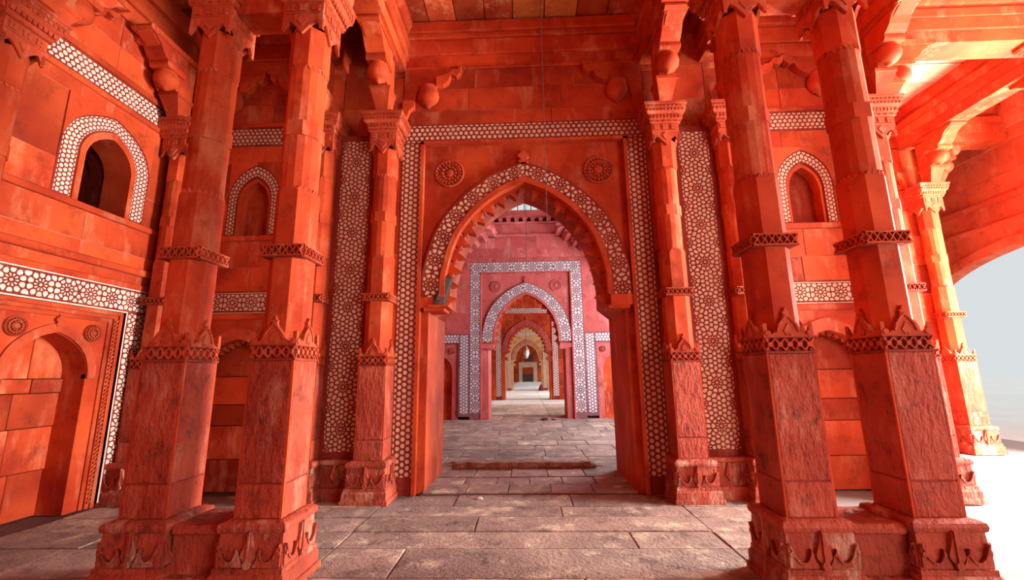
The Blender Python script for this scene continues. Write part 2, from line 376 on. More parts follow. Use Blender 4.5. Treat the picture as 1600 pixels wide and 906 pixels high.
def relief_bracket(wall, T, u, sgn, w=0.0, mat='smooth'):
    """carved half bracket lying against a wall: console, pot, scrolled arm"""
    X = lambda p: u+sgn*p
    MB(T).prism([(X(0), 5.2), (X(.03), 5.2), (X(.1), 5.4), (X(.17), 5.46), (X(.17), 5.56), (X(0), 5.56)], w-.05, w+.09).build('console', mat, wall)
    MB(T).prism([(X(0), 5.56), (X(.17), 5.56), (X(.2), 5.75), (X(.56), 5.78), (X(.6), 5.93), (X(.85), 5.96), (X(.9), 6.12), (X(0), 6.12)], w-.05, w+.03).build('bracket_panel', mat, wall)
    pm = MB(T); n = 12; prof = [(.03, 5.45), (.05, 5.49), (.10, 5.51), (.15, 5.57), (.165, 5.64), (.155, 5.72), (.13, 5.77), (.14, 5.79), (.14, 5.82)]
    for k in range(len(prof)-1): pass
    rings = [[pm.pt((X(.37)+r*math.cos(math.pi*j/n), z, w+.02+.75*r*math.sin(math.pi*j/n))) for j in range(n+1)] for r, z in prof]
    for a, b in zip(rings, rings[1:]):
        for j in range(n): pm.f.append([a[j], a[j+1], b[j+1], b[j]])
    pm.f.append(rings[0][::-1]); pm.f.append(rings[-1])
    pm.build('pot', mat, wall, smooth=True)
    MB(T).prism([(X(.5), 5.79), (X(.6), 5.80), (X(.68), 5.86), (X(.72), 5.97), (X(.80), 5.94), (X(.86), 6.0), (X(.88), 6.14), (X(.82), 6.06), (X(.74), 6.06), (X(.66), 5.98), (X(.5), 5.93)], w, w+.1).build('scroll_arm', mat, wall)

# ------------------------------------------------------------------ columns
def sq(h): # 16-vertex square
    P = []
    for k in range(4):
        a, b = [(h, -h), (h, h), (-h, h), (-h, -h)][k], [(h, h), (-h, h), (-h, -h), (h, -h)][k]
        for j in range(4): P.append((a[0]+(b[0]-a[0])*j/4, a[1]+(b[1]-a[1])*j/4))
    return P
def octo(h, c):
    P = [(h, -h+c), (h, h-c), (h-c, h), (-h+c, h), (-h, h-c), (-h, -h+c), (-h+c, -h), (h-c, -h)]; out = []
    for k in range(8): a, b = P[k], P[(k+1) % 8]; out += [a, ((a[0]+b[0])/2, (a[1]+b[1])/2)]
    return out
def hexa(r): return [(r*math.cos(math.pi*(2*k-1)/16), r*math.sin(math.pi*(2*k-1)/16)) for k in range(16)]
FACES = [lambda u, v, w: (u, -w, v), lambda u, v, w: (w, u, v), lambda u, v, w: (-u, w, v), lambda u, v, w: (-w, -u, v)]
def make_column(loc, rz, label, cat='column', group=None, cut=False, name='column'):
    t = empty(name, loc, rz, label, cat, group)
    C = ((0, .168, 0), (0, 1, 0)) if cut else None
    fc = [0, 1, 3] if cut else [0, 1, 2, 3]
    def B(mb, nm, mt, par=t, bev=0, sm=False): return mb.build(nm, mt, par, bevel=bev, smooth=sm, cut=C, kind='stuff' if nm.endswith(('carving', 'teeth')) else None)
    B(MB().loft([(0, sq(.285)), (.05, sq(.285)), (.055, sq(.268)), (.13, sq(.268)), (.15, sq(.255))]), 'plinth', 'base')
    b = B(MB().loft([(.15, sq(.252)), (.185, sq(.252)), (.19, sq(.241)), (.41, sq(.230))]), 'base', 'base')
    lm = MB()
    for f in fc:
        lm.T = FACES[f]
        lm.prism([(-.014, .42), (.014, .42), (.020, .37), (.032, .33), (.05, .29), (.052, .265), (.035, .24), (0, .205), (-.035, .24), (-.052, .265), (-.05, .29), (-.032, .33), (-.020, .37)], .21, .259)
        lm.prism([(-.006, .43), (.006, .43), (.008, .22), (-.008, .22)], .21, .270)
        for sx in (-1, 1):
            pts = [(.036, .205), (.06, .25), (.066, .275), (.085, .315), (.088, .285), (.105, .25), (.125, .232), (.15, .235), (.175, .255), (.195, .285), (.205, .32), (.218, .345), (.230, .33), (.230, .20), (.036, .195)]
            lm.prism([(sx*x, y) for x, y in pts][::sx], .21, .252)
            pts = [(.066, .275), (.085, .315), (.088, .285), (.105, .25), (.125, .232), (.15, .235), (.175, .255), (.195, .285), (.205, .32), (.222, .345), (.225, .33), (.212, .31), (.204, .28), (.183, .245), (.155, .222), (.122, .218), (.097, .24), (.08, .272)]
            lm.prism([(sx*x, y) for x, y in pts][::sx], .21, .263)
            lm.prism([(sx*(.210+.018*math.cos(6.2832*k/8)), .285+.018*math.sin(6.2832*k/8)) for k in range(8)], .21, .262)
        lm.prism([(.028*math.cos(6.2832*k/8), .215+.028*math.sin(6.2832*k/8)) for k in range(8)], .21, .272)
    B(lm, 'lotus_carving', 'base', b)
    B(MB().loft([(.41, sq(.232)), (.42, sq(.244)), (.445, sq(.250)), (.47, sq(.244)), (.48, sq(.228)), (.49, sq(.2))]), 'torus', 'base')
    B(MB().loft([(.48, sq(.173)), (1.64, sq(.173))]), 'dado', 'joint')
    for f in fc:
        for v0, v1 in ((.49, .725), (.735, 1.632)):
            MB(FACES[f]).box(-.165, .165, v0, v1, .15, .181).build('panel', 'chisel', t, bevel=.006, cut=C)
    for f in (range(4) if not cut else (0, 3)):   # corner fillets
        MB(FACES[f]).box(.163, .179, .485, 1.64, .163, .179).build('corner_fillet', 'smooth', t, cut=C)
    cb = B(MB().loft([(1.632, sq(.186)), (1.65, sq(.186)), (1.652, sq(.166)), (1.745, sq(.166)), (1.747, sq(.186)), (1.755, sq(.186))]), 'crown_band', 'joint')  # darker ground colour puts shade into the recess behind the lattice
    lat = MB()
    for f in fc:
        lat.T = FACES[f]
        for k in range(5):
            c = -.144+.072*k; z = 1.70
            for a in (-1, 1): lat.prism([(c-.034, z-a*.040-.007), (c+.034, z+a*.040-.007), (c+.034, z+a*.040+.007), (c-.034, z-a*.040+.007)], .15, .188)
            lat.prism([(c+.02*math.cos(k6*1.0472), z+.02*math.sin(k6*1.0472)) for k6 in range(6)], .15, .190)
    B(lat, 'lattice_carving', 'carved', cb)
    cr = MB(); fil = MB()
    OG = [(-.185, 1.75), (-.185, 1.86), (-.150, 1.80), (-.125, 1.775), (-.09, 1.80), (-.07, 1.85), (-.03, 1.90), (-.018, 1.93), (-.028, 1.945), (-.01, 1.955), (0, 1.985)]
    OGF = OG+[(-x, y) for x, y in OG[-2::-1]]
    for f in fc:
        cr.T = fil.T = FACES[f]
        cr.prism(OGF, .155, .184)
        for sx in (-1, 1):
            fil.prism([(sx*.09, 1.79), (sx*.07, 1.85), (sx*.03, 1.90), (0, 1.925), (0, 1.91), (sx*.02, 1.89), (sx*.055, 1.845), (sx*.072, 1.79)][::sx], .17, .194)
            fil.prism([(sx*(.155+.022*math.cos(6.2832*k/8)), 1.785+.022*math.sin(6.2832*k/8)) for k in range(8)], .17, .194)
            fil.prism([(0, 1.86), (sx*.035, 1.80), (sx*.015, 1.765), (0, 1.78)][::sx], .17, .192)
    c2 = B(cr, 'crown', 'carved'); B(fil, 'leaf_carving', 'carved', c2)
    B(MB().loft([(1.70, octo(.158, .082)), (2.48, octo(.158, .082))]), 'lower_shaft', 'smooth')
    rb = B(MB().loft([(2.47, sq(.150)), (2.475, sq(.176)), (2.482, sq(.176)), (2.483, sq(.163)), (2.572, sq(.163)), (2.573, sq(.176)), (2.58, sq(.176)), (2.585, sq(.150))]), 'ring_band', 'joint')  # recess shade again put in by the darker ground colour
    lat = MB()
    for f in fc:
        lat.T = FACES[f]
        for k in range(6):
            c = -.145+.058*k; z = 2.527
            for a in (-1, 1): lat.prism([(c-.027, z-a*.042-.006), (c+.027, z+a*.042-.006), (c+.027, z+a*.042+.006), (c-.027, z-a*.042+.006)], .15, .186)
        lat.prism([(-.172, 2.48), (.172, 2.48), (.172, 2.49), (-.172, 2.49)], .15, .186); lat.prism([(-.172, 2.565), (.172, 2.565), (.172, 2.575), (-.172, 2.575)], .15, .186)
    B(lat, 'lattice_carving', 'carved', rb)
    B(MB().loft([(2.58, octo(.156, .08)), (3.07, octo(.156, .08))]), 'middle_shaft', 'smooth')
    te = MB()
    def facets(up, z, h, n=8, wd=.13, rr=.150, teeth=3):
        for k in range(n):
            a = 2*math.pi*k/n-math.pi/2; ca, sa = math.cos(a), math.sin(a)
            if cut and sa > .8: continue
            te.T = lambda u, v, w: (-sa*u+ca*w, ca*u+sa*w, v)
            for j in range(teeth):
                c = -wd/2+wd*(j+.5)/teeth; q = wd/teeth/2
                te.prism([(c-q, z), (c+q, z), (c, z+up*h*(1.25 if j == teeth//2 else 1))][::int(up)], rr-.02, rr+.008)
    facets(1, 3.065, .04)
    B(te, 'leaf_teeth', 'carved')
    B(MB().loft([(3.06, hexa(.157)), (3.58, hexa(.157)), (3.581, octo(.158, .088)), (3.72, octo(.158, .088)), (3.721, hexa(.157)), (4.30, hexa(.157))]), 'upper_shaft', 'smooth')
    nk = B(MB().loft([(4.27, octo(.158, .09)), (4.66, octo(.158, .09))]), 'neck', 'smooth')
    te = MB(); facets(-1, 4.275, .04); B(te, 'leaf_teeth', 'carved', nk)
    nb = MB()
    nb.loft([(4.72, sq(.185)), (4.9, sq(.185))])
    for f in fc:
        nb.T = FACES[f]
        nb.prism([(-.186, 4.73), (-.186, 4.61), (-.165, 4.63), (-.125, 4.70), (-.09, 4.68), (-.04, 4.62), (0, 4.57), (.04, 4.62), (.09, 4.68), (.125, 4.70), (.165, 4.63), (.186, 4.61), (.186, 4.73)], .155, .186)
    nb = B(nb, 'neck_block', 'carved')
    rs = MB()
    for f in fc:
        rs.T = FACES[f]
        for k in (-1, 0, 1):
            for j in range(4):
                a = math.pi/4+j*math.pi/2; cu, cv = k*.118+.026*math.cos(a), 4.835+.026*math.sin(a)
                rs.prism([(cu+.022*math.cos(6.2832*q/6), cv+.022*math.sin(6.2832*q/6)) for q in range(6)], .17, .196)
        rs.prism([(-.17, 4.775), (.17, 4.775), (.17, 4.785), (-.17, 4.785)], .17, .194)
        rs.prism([(0, 4.76), (-.05, 4.71), (0, 4.64), (.05, 4.71)], .17, .195)
    B(rs, 'rosette_carving', 'carved', nb)
    cp = B(MB().loft([(4.895, sq(.19)), (4.90, sq(.208)), (4.93, sq(.208)), (4.94, sq(.212)), (5.0, sq(.235)), (5.03, sq(.258)), (5.04, sq(.265)), (5.075, sq(.265)), (5.08, sq(.275)), (5.13, sq(.278)), (5.135, sq(.288)), (5.17, sq(.288))]), 'capital', 'carved')
    dn = MB()
    for f in fc:
        dn.T = FACES[f]
        for k in range(11): c = -.24+.048*k; dn.box(c-.013, c+.013, 5.045, 5.072, .255, .275)
        for k in range(9): c = -.22+.055*k; dn.prism([(c-.022, 5.09), (c+.022, 5.09), (c, 5.125)], .265, .286)
        for k in range(5): c = -.16+.08*k; dn.prism([(c-.02, 4.905), (c+.02, 4.905), (c, 4.928)], .2, .216)
        for k in range(9): c = -.19+.0475*k; dn.prism([(c-.016, 4.95), (c+.016, 4.95), (c+.018, 5.0), (c-.018, 5.0)], .2, .242)
    B(dn, 'dentil_carving', 'carved', cp)
    return t

# ------------------------------------------------------------------ brackets and beams (local: projects along -y)
def make_bracket(loc, rz, label, group='carved bracket arms under the beams'):
    t = empty('bracket', loc, rz, label, 'bracket', group)
    S = lambda th: (lambda p, z, x: (x, -p, z))
    T = S(0)
    MB(T).prism([(0, 0), (.06, 0), (.10, .13), (.20, .28), (.30, .32), (.34, .58), (.55, .66), (.66, .78), (.80, .86), (.80, .93), (0, .93)], -.10, .10).build('board', 'smooth', t)
    cn = MB(); cn.loft([(0, [(x*.085, -.10-y*.085) for x, y in ((-1, -1), (1, -1), (1, 1), (-1, 1))]), (.05, [(x*.09, -.11-y*.09) for x, y in ((-1, -1), (1, -1), (1, 1), (-1, 1))]), (.20, [(x*.125, -.15-y*.12) for x, y in ((-1, -1), (1, -1), (1, 1), (-1, 1))]),
             (.25, [(x*.135, -.16-y*.135) for x, y in ((-1, -1), (1, -1), (1, 1), (-1, 1))]), (.255, [(x*.145, -.16-y*.145) for x, y in ((-1, -1), (1, -1), (1, 1), (-1, 1))]), (.30, [(x*.145, -.16-y*.145) for x, y in ((-1, -1), (1, -1), (1, 1), (-1, 1))])])
    cn.build('console', 'smooth', t)
    MB().lathe([(.025, .285), (.04, .30), (.05, .315), (.10, .335), (.14, .385), (.152, .44), (.14, .50), (.115, .535), (.12, .55), (.12, .57)], (0, -.36, 0), 18).build('pot', 'smooth', t, smooth=True)
    MB(T).prism([(.2, .55), (.50, .55), (.52, .58), (.52, .63), (.2, .63)], -.14, .14).build('abacus', 'smooth', t, bevel=.006)
    MB(T).prism([(.2, .63), (.50, .63), (.56, .66), (.61, .71), (.66, .79), (.74, .84), (.78, .85), (.78, .87), (.2, .87)], -.13, .13).build('scroll_arm', 'smooth', t)
    MB(T).prism([(0, .86), (.82, .86), (.85, .885), (.85, .915), (.82, .94), (0, .94)], -.145, .145).build('top_slab', 'smooth', t)
    return t
def make_beam(p0, p1, label, zb=6.1, zt=6.9, hw=.19, group='ceiling beams'):
    a, b = Vector((*p0, 0)), Vector((*p1, 0)); d = b-a; L = d.length
    t = empty('beam', (p0[0], p0[1], zb), math.atan2(d.y, d.x), label, 'beam', group)
    h = zt-zb; T = lambda u, v, w: (w, u, v)
    MB(T).prism([(-hw, 0), (hw, 0), (hw, h), (-hw, h)], 0, L).build('body', 'smooth', t)
    for s in (-1, 1):
        MB(T).prism([(s*(hw-.01), .19), (s*(hw+.03), .20), (s*(hw+.03), .38), (s*(hw-.01), .38)], 0, L).build('fascia', 'smooth', t)
        MB(T).prism([(s*(hw-.01), .38), (s*(hw+.045), .40), (s*(hw+.045), .52), (s*(hw-.01), .52)], 0, L).build('fascia', 'smooth', t)
        MB(T).prism([(s*(hw-.01), h-.22), (s*(hw+.05), h-.2), (s*(hw+.1), h-.1), (s*(hw+.1), h-.005), (s*(hw-.01), h-.005)], 0, L).build('cornice', 'smooth', t)
    return t

# ================================================================== STRUCTURE
# ---- floor of the hall
def structure(name, label, mb, mat): return tag(mb.build(name, mat), label, kind='structure')
floor = structure('floor', 'worn stone slab floor of the pillared hall', MB().box(-6.4, 3.2, -9, 6.3, -.3, -.012), 'floorjoint')
def slab(parent, x0, x1, y0, y1, mat='floor', g=.012, dz=.007, name='slab'):
    MB().box(x0+g/2, x1-g/2, y0+g/2, y1-g/2, -.06, random.uniform(-dz, dz)).build(name, mat, parent, bevel=.007)
ys = [-9, -7.6, -6, -4.4, -3, -1.6, -.3, .7, 1.5, 2.2, 2.9, 3.62, 4.2, 4.62, 5.05, 5.42, 5.93]
for k, (a, b) in enumerate(zip(ys, ys[1:])):
    cuts = {11: [-1.75, -1.1, 1.75], 10: [-1.75, .4, 1.75], 12: [-1.75, .95, 1.75], 13: [-1.75, -.55, 1.75], 14: [-1.75, .35, 1.75], 15: [-1.75, -.9, .5, 1.75]}.get(k, [-1.75, random.uniform(-.8, .8), 1.75])
    for x0, x1 in zip(cuts, cuts[1:]): slab(floor, x0, x1, a, b)
    for lo, hi in ((-5.2, -1.75), (1.75, 3.1)):
        n = 3 if lo < 0 else 1; cs = [lo]+sorted(lo+(hi-lo)*(q+random.uniform(-.2, .2))/n for q in range(1, n))+[hi]
        sh = random.uniform(-.15, .15) if 0 < k < 15 else 0
        for x0, x1 in zip(cs, cs[1:]): slab(floor, x0, x1, a, b)
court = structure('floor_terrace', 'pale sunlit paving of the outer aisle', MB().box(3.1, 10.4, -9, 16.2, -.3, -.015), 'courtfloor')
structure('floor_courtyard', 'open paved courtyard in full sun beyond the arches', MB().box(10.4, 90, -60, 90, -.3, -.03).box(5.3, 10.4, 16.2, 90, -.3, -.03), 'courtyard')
# ---- threshold of the great arch
thr = structure('floor_threshold', 'low stone threshold under the great arch', MB().box(-1.4, 1.4, 5.93, 7.3, -.2, .015), 'floorjoint')
for a, b, n in ((5.93, 6.35, 5), (6.35, 6.78, 6), (6.78, 7.3, 5)):
    for k in range(n): slab(thr, -1.38+2.76*k/n, -1.38+2.76*(k+1)/n, a, b)
for o in thr.children:
    for v in o.data.vertices: v.co.z += .03
# ---- chamber floor and floors beyond
fch = structure('floor_chamber', 'flagstone floor of the domed chamber', MB().box(-5.3, 5.3, 7.3, 17, -.3, -.012), 'floorjoint')
y = 7.3; row = 0
while y < 15.4:
    d = random.uniform(.5, .85); y2 = min(y+d, 15.45); x = -3.6+random.uniform(-.3, .3)
    while x < 3.6: x2 = x+random.uniform(.55, .95); slab(fch, x, x2, y, y2); x = x2
    y = y2; row += 1
ffar = structure('floor_far', 'pale worn floor of the halls beyond', MB().box(-6, 5.3, 17, 80, -.3, -.012), 'floorjoint')
for a, b in ((15.45, 16.8), (16.8, 18.6), (18.6, 20.7), (20.7, 23.2), (23.2, 26.9), (26.9, 29), (29, 33), (33, 37.5), (37.5, 42.9), (42.9, 46), (46, 54), (54, 62)):
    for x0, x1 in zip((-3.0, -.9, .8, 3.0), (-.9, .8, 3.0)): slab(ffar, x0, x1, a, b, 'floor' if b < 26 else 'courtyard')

# ---- the front wall W1 with the great arch
Y1 = 5.9; T1 = T_front(Y1)
wf = MB(T1)
wf.box(-5.25, -1.5, 0, 7.0, -1.3, -.30).box(1.5, 5.03, 0, 7.0, -1.3, -.30)
wf.box(-1.5, 1.5, 4.88, 7.0, -1.3, -.30)
wall_front = structure('wall_front', 'red sandstone wall with the great inlaid pointed archway', wf, 'joint')
portal(wall_front, T1, 1.3)
stones(wall_front, T1, -1.8, 1.8, [5.20, 5.42, 5.80, 6.12], 1.15)
stones(wall_front, T1, -1.8, 1.8, [6.12, 6.40, 6.62], 1.6, depth=.27)
for (a, b, w) in ((6.12, 6.17, .03), (6.36, 6.62, .05), (6.62, 6.70, .09), (6.70, 6.88, .13)):
    cm = MB(T1).box(-1.8, 1.8, a, b, -.05, w) if a < 6.5 and b < 6.5 else MB(T_front(Y1)).prism([(-1.8, a), (1.8, a), (1.8, b), (-1.8, b)], -.05, w)
    cm.build('cornice', 'smooth', wall_front, bevel=.012)
for s in (-1, 1): relief_bracket(wall_front, T1, -1.79 if s > 0 else 1.79, s)
for s in (-1, 1):
    for e0, e1 in ((1.8, 2.12), (2.72, 3.02)): stones(wall_front, T1, *sorted((s*e0, s*e1)), [0, .8, 1.6, 2.4, 3.2, 4.0, 4.8, 5.4, 6.0, 6.6, 6.95], .6)
    u0, u1 = (-2.72, -2.12) if s < 0 else (2.12, 2.72)
    pn = MB(T1).box(u0, u1, .44, 4.97, -.3, .13).build('inlaid_panel', 'ground', wall_front)
    c0 = u0+.09; fl = [(.28+.53*k, .21) for k in range(9)]+[(.02+.53*k+.0, 0.0) for k in range(9)]+[(.02+.53*k, .42) for k in range(9)]
    inlay(pn, T1, 'marble', [(4.32, .42, rect_map(c0, .56, True))], s=.062, gap=.019, pattern='flower', w=.13, fl=fl)
    pb = MB(T1).prism([(u0, 0), (u1, 0), (u1, .44), (u0, .44)], -.3, .22).build('panel_base', 'base', wall_front)
    MB(T1).box(u0, u1, 0, .15, .2, .26).build('panel_plinth', 'base', wall_front)
    MB(T1).box(u0, u1, .42, .48, -.1, .25).build('panel_torus', 'base', wall_front, bevel=.015)
    uc = (u0+u1)/2
    MB(T1).prism([(uc-.015, .42), (uc+.015, .42), (uc+.05, .29), (uc, .21), (uc-.05, .29)], .2, .245).build('lotus_carving', 'base', wall_front)
    stones(wall_front, T1, u0, u1, [4.97, 5.5, 6.05, 6.6, 6.95], .6, depth=.3)
    a0, a1 = (-4.80, -3.02) if s < 0 else (3.02, 4.72); uc = s*3.97; I0, I1 = (-5.25, a0) if s < 0 else (4.72, 5.04)
    stones(wall_front, T1, I0, I1, [0, .8, 1.6, 2.4, 3.2, 4.0, 4.8, 5.6, 6.2, 6.95], .6)
    holes = [(uc-.39, uc+.39, 3.52, 4.66), (uc-.72, uc+.72, 0, 2.30)]
    stones(wall_front, T1, a0, a1, [0, .32, .62, 1.1, 1.6, 2.0, 2.30], .9, holes)
    bd = MB(T1).box(a0, a1, 2.38, 2.70, -.3, .0).build('inlay_band', 'ground', wall_front)
    inlay(bd, T1, 'marble', [(a1-a0, .235, rect_map(a0, 2.425))], s=.072, gap=.016, pattern='flower', fstep=.27)
    for z in (2.395, 2.675): MB(T1).box(a0, a1, z-.006, z+.006, -.05, .004).build('marble_line', 'marble', wall_front)
    MB(T1).box(a0, a1, 2.30, 2.38, -.3, .025).build('string_course', 'smooth', wall_front, bevel=.01)
    stones(wall_front, T1, a0, a1, [2.70, 3.05, 3.44], .85)
    MB(T1).box(a0, a1, 3.44, 3.52, -.3, .03).build('sill', 'smooth', wall_front, bevel=.01)
    stones(wall_front, T1, a0, a1, [3.52, 4.0, 4.66, 4.93], .8, holes)
    fz = MB(T1).box(a0, a1, 4.93, 5.24, -.3, .0).build('frieze', 'ground', wall_front)
    inlay(fz, T1, 'marble', [(a1-a0, .25, rect_map(a0, 4.96))], s=.070, gap=.022)
    MB(T1).box(a0, a1, 5.24, 5.30, -.3, .03).build('string_course', 'smooth', wall_front, bevel=.01)
    stones(wall_front, T1, a0, a1, [5.30, 5.62, 6.12], .9)
    relief_bracket(wall_front, T1, a0-.02, 1); relief_bracket(wall_front, T1, a1+.02, -1)
    for (z0, z1, w) in ((6.12, 6.36, .03), (6.36, 6.62, .06), (6.62, 6.88, .13)): MB(T1).box(a0, a1, z0, z1, -.3, w).build('cornice', 'smooth', wall_front, bevel=.012)
    # upper niche
    arch_slab(wall_front, T1, uc, .39, 3.52, 4.66, .255, 4.02, 4.42, .3, 'ground', 0, 'niche_surround')
    Lr, Wr, mp = ring_map([(uc-.375, 3.54)]+arch(.375, 4.05, 4.60, uc=uc)+[(uc+.375, 3.54)], [(uc-.265, 3.54)]+arch(.265, 4.02, 4.45, uc=uc)+[(uc+.265, 3.54)])
    inlay(wall_front, T1, 'marble', [(Lr, Wr, mp)], s=.06, gap=.016)
    ah = [(uc-.262, 3.52)]+arch(.262, 4.02, 4.44, uc=uc)+[(uc+.262, 3.52)]; al = [(uc-.215, 3.52)]+arch(.215, 3.98, 4.36, uc=uc)+[(uc+.215, 3.52)]
    MB(T1).strip(ah, al, -.25, -.02).build('niche_moulding', 'smooth', wall_front)
    MB(T1).box(uc-.27, uc+.27, 3.52, 4.45, -.32, -.17).build('niche_back', 'red', wall_front)
    # spandrels outside the inlaid arch stay plain stone
    top = arch(.39, 4.05, 4.62, uc=uc); half = len(top)//2
    MB(T1).prism([(uc-.392, 4.662)]+top[:half+1]+[(uc, 4.662)], -.05, .012).build('spandrel', 'red', wall_front)
    MB(T1).prism([(uc, 4.662)]+top[half:]+[(uc+.392, 4.662)], -.05, .012).build('spandrel', 'red', wall_front)
    # lower blind niche
    arch_slab(wall_front, T1, uc, .72, 0, 2.30, .50, 1.52, 2.02, .3, 'smooth', 0, 'niche_panel')
    arch_ring(wall_front, T1, uc, .62, 2.20, .50, 2.03, 1.52, -.1, .025, 'carved', 'niche_arch_moulding')
    buds(wall_front, T1, arch(.50, 1.50, 2.02, uc=uc), 17, .55, -.16, -.08)
    for q in (-1, 1): rosette(wall_front, T1, uc+q*.52, 2.14, .12)
    stones(wall_front, T1, uc-.5, uc+.5, [0, .45, .95, 1.5, 2.02], .7, depth=.1) if False else None
    for r0, r1 in ((.0, .42), (.42, .86), (.86, 1.14), (1.14, 1.52), (1.52, 2.05)):
        MB(T1).box(uc-.51, uc+.51, r0+.004, r1-.004, -.32, -.20+random.uniform(-.006, .006)).build('niche_stone', 'red', wall_front, bevel=.006)

# ---- left wall
XL = -5.2; TL = T_left(XL)
wl = MB(TL)
wl.box(-9, 4.50, 0, 7.0, -1.3, -.62).box(5.26, 5.95, 0, 7.0, -1.3, -.62).box(4.5, 5.26, 0, 3.5, -1.3, -.62).box(4.5, 5.26, 4.6, 7.0, -1.3, -.62)
wl.box(3.2, 6.4, 3.0, 5.4, -4.2, -4.1).box(3.1, 3.2, 3.0, 5.4, -4.2, -1.3).box(6.4, 6.5, 3.0, 5.4, -4.2, -1.3).box(3.1, 6.5, 2.9, 3.0, -4.2, -1.3).box(3.1, 6.5, 5.4, 5.5, -4.2, -1.3)
wall_left = structure('wall_left', 'red sandstone side wall with arched window and inlaid niche frame', wl, 'joint')
u0, u1, uc = 3.70, 5.60, 4.72
fo, fi, ft, fin = 1.04, .72, 2.67, 2.35
stones(wall_left, TL, uc+fo, 5.93, [0, .5, 1.1, 1.7, 2.2, 2.67], .5, depth=.62)
stones(wall_left, TL, -9, uc-fo, [0, .9, 1.8, 2.67], 1.6, depth=.62)
fr = MB(TL).prism([(uc-fo, .05), (uc-fi, .05), (uc-fi, fin), (uc+fi, fin), (uc+fi, .05), (uc+fo, .05), (uc+fo, ft), (uc-fo, ft)], -.62, 0).build('frame_band', 'ground', wall_left)
b = .035; bw = fo-fi-2*b; fs = .33
inlay(fr, TL, 'white', [(fin-.10, bw, rect_map(uc-fo+b, .10, True)), (fin-.10, bw, rect_map(uc+fi+b, .10, True)), (2*fo-2*b, bw, rect_map(uc-fo+b, fin+b))], s=.064, gap=.017, pattern='flower', fstep=.272)
for (a0, a1, v0, v1) in ((uc-fo, uc-fo+.014, .05, ft), (uc+fo-.014, uc+fo, .05, ft), (uc-fo, uc+fo, ft-.014, ft), (uc-fi-.016, uc-fi, .05, fin+.016), (uc+fi, uc+fi+.016, .05, fin+.016), (uc-fi, uc+fi, fin, fin+.016)):
    MB(TL).box(a0, a1, v0, v1, -.05, .005).build('marble_line', 'white', fr)
for k, (d, w) in enumerate(((.0, -.03), (.045, -.055), (.09, -.08))):
    o_, i_ = fi-d, fi-d-.045; zt_, zi_ = fin-d, fin-d-.045
    MB(TL).prism([(uc-o_, 0), (uc-i_, 0), (uc-i_, zi_), (uc+i_, zi_), (uc+i_, 0), (uc+o_, 0), (uc+o_, zt_), (uc-o_, zt_)], -.62, w).build('frame_moulding', 'smooth' if k != 1 else 'carved', wall_left)
rp = MB(TL)
for k in range(44):
    z = .06+k*.05
    for q in (-1, 1): rp.prism([(uc+q*.655-.016, z), (uc+q*.655+.016, z+.018), (uc+q*.655+.016, z+.04), (uc+q*.655-.016, z+.022)], -.1, -.035)
rp.build('rope_carving', 'carved', wall_left, kind='stuff')
arch_slab(wall_left, TL, uc, .59, 0, 2.22, .42, 1.52, 2.03, .62, 'smooth', -.10, 'niche_panel')
arch_ring(wall_left, TL, uc, .52, 2.14, .42, 2.04, 1.52, -.15, -.075, 'carved', 'niche_arch_moulding')
for q in (-1, 1): rosette(wall_left, TL, uc+q*.41, 2.06, .105, -.10)
finial(wall_left, TL, uc, 2.10, .45, -.12, -.06)
for r0, r1, w in ((0, .5, -.02), (.5, .98, 0), (.98, 1.36, .01), (1.36, 1.52, .03), (1.52, 2.05, 0)):
    cut = random.uniform(-.1, .1)
    for a, b_ in ((-.44, cut), (cut, .44)): MB(TL).box(uc+a+.004, uc+b_-.004, r0+.004, r1-.004, -.64, -.40+w+random.uniform(-.006, .006)).build('niche_stone', 'red', wall_left, bevel=.006)
# string courses and upper zone
MB(TL).box(-9, 5.93, 2.67, 2.74, -.62, .02).build('string_course', 'smooth', wall_left, bevel=.008)
stones(wall_left, TL, -9, 5.93, [2.74, 2.86], 2.6, depth=.62)
MB(TL).box(-9, 5.93, 2.86, 2.95, -.62, .045).build('string_course', 'smooth', wall_left, bevel=.015)
stones(wall_left, TL, -9, 5.93, [2.95, 3.12, 3.47], 1.2, depth=.62)
MB(TL).box(-9, 5.93, 3.47, 3.55, -.62, .03).build('sill', 'smooth', wall_left, bevel=.01)
uw = 4.88
stones(wall_left, TL, -9, 5.93, [3.55, 3.95, 4.78, 4.95], .75, [(uw-.58, uw+.58, 3.55, 4.78)], depth=.62)
arch_slab(wall_left, TL, uw, .58, 3.55, 4.78, .36, 4.12, 4.56, .62, 'ground', 0, 'window_surround')
Lr, Wr, mp = ring_map([(uw-.56, 3.57)]+arch(.56, 4.15, 4.75, uc=uw)+[(uw+.56, 3.57)], [(uw-.38, 3.57)]+arch(.38, 4.12, 4.59, uc=uw)+[(uw+.38, 3.57)])
inlay(wall_left, TL, 'white', [(Lr, Wr, mp)], s=.056, gap=.016, pattern='hex')
top = arch(.575, 4.15, 4.77, uc=uw); half = len(top)//2
MB(TL).prism([(uw-.58, 4.782)]+top[:half+1]+[(uw, 4.782)], -.05, .012).build('spandrel', 'red', wall_left)
MB(TL).prism([(uw, 4.782)]+top[half:]+[(uw+.58, 4.782)], -.05, .012).build('spandrel', 'red', wall_left)
ah = [(uw-.365, 3.55)]+arch(.365, 4.12, 4.565, uc=uw)+[(uw+.365, 3.55)]; al = [(uw-.30, 3.55)]+arch(.30, 4.08, 4.48, uc=uw)+[(uw+.30, 3.55)]
MB(TL).strip(ah, al, -.35, .02).build('window_moulding', 'smooth', wall_left)
MB(TL).box(-9, 5.93, 4.95, 5.02, -.62, .02).build('string_course', 'smooth', wall_left, bevel=.008)
fz = MB(TL).box(3.85, 5.72, 5.02, 5.32, -.62, 0).build('frieze', 'ground', wall_left)
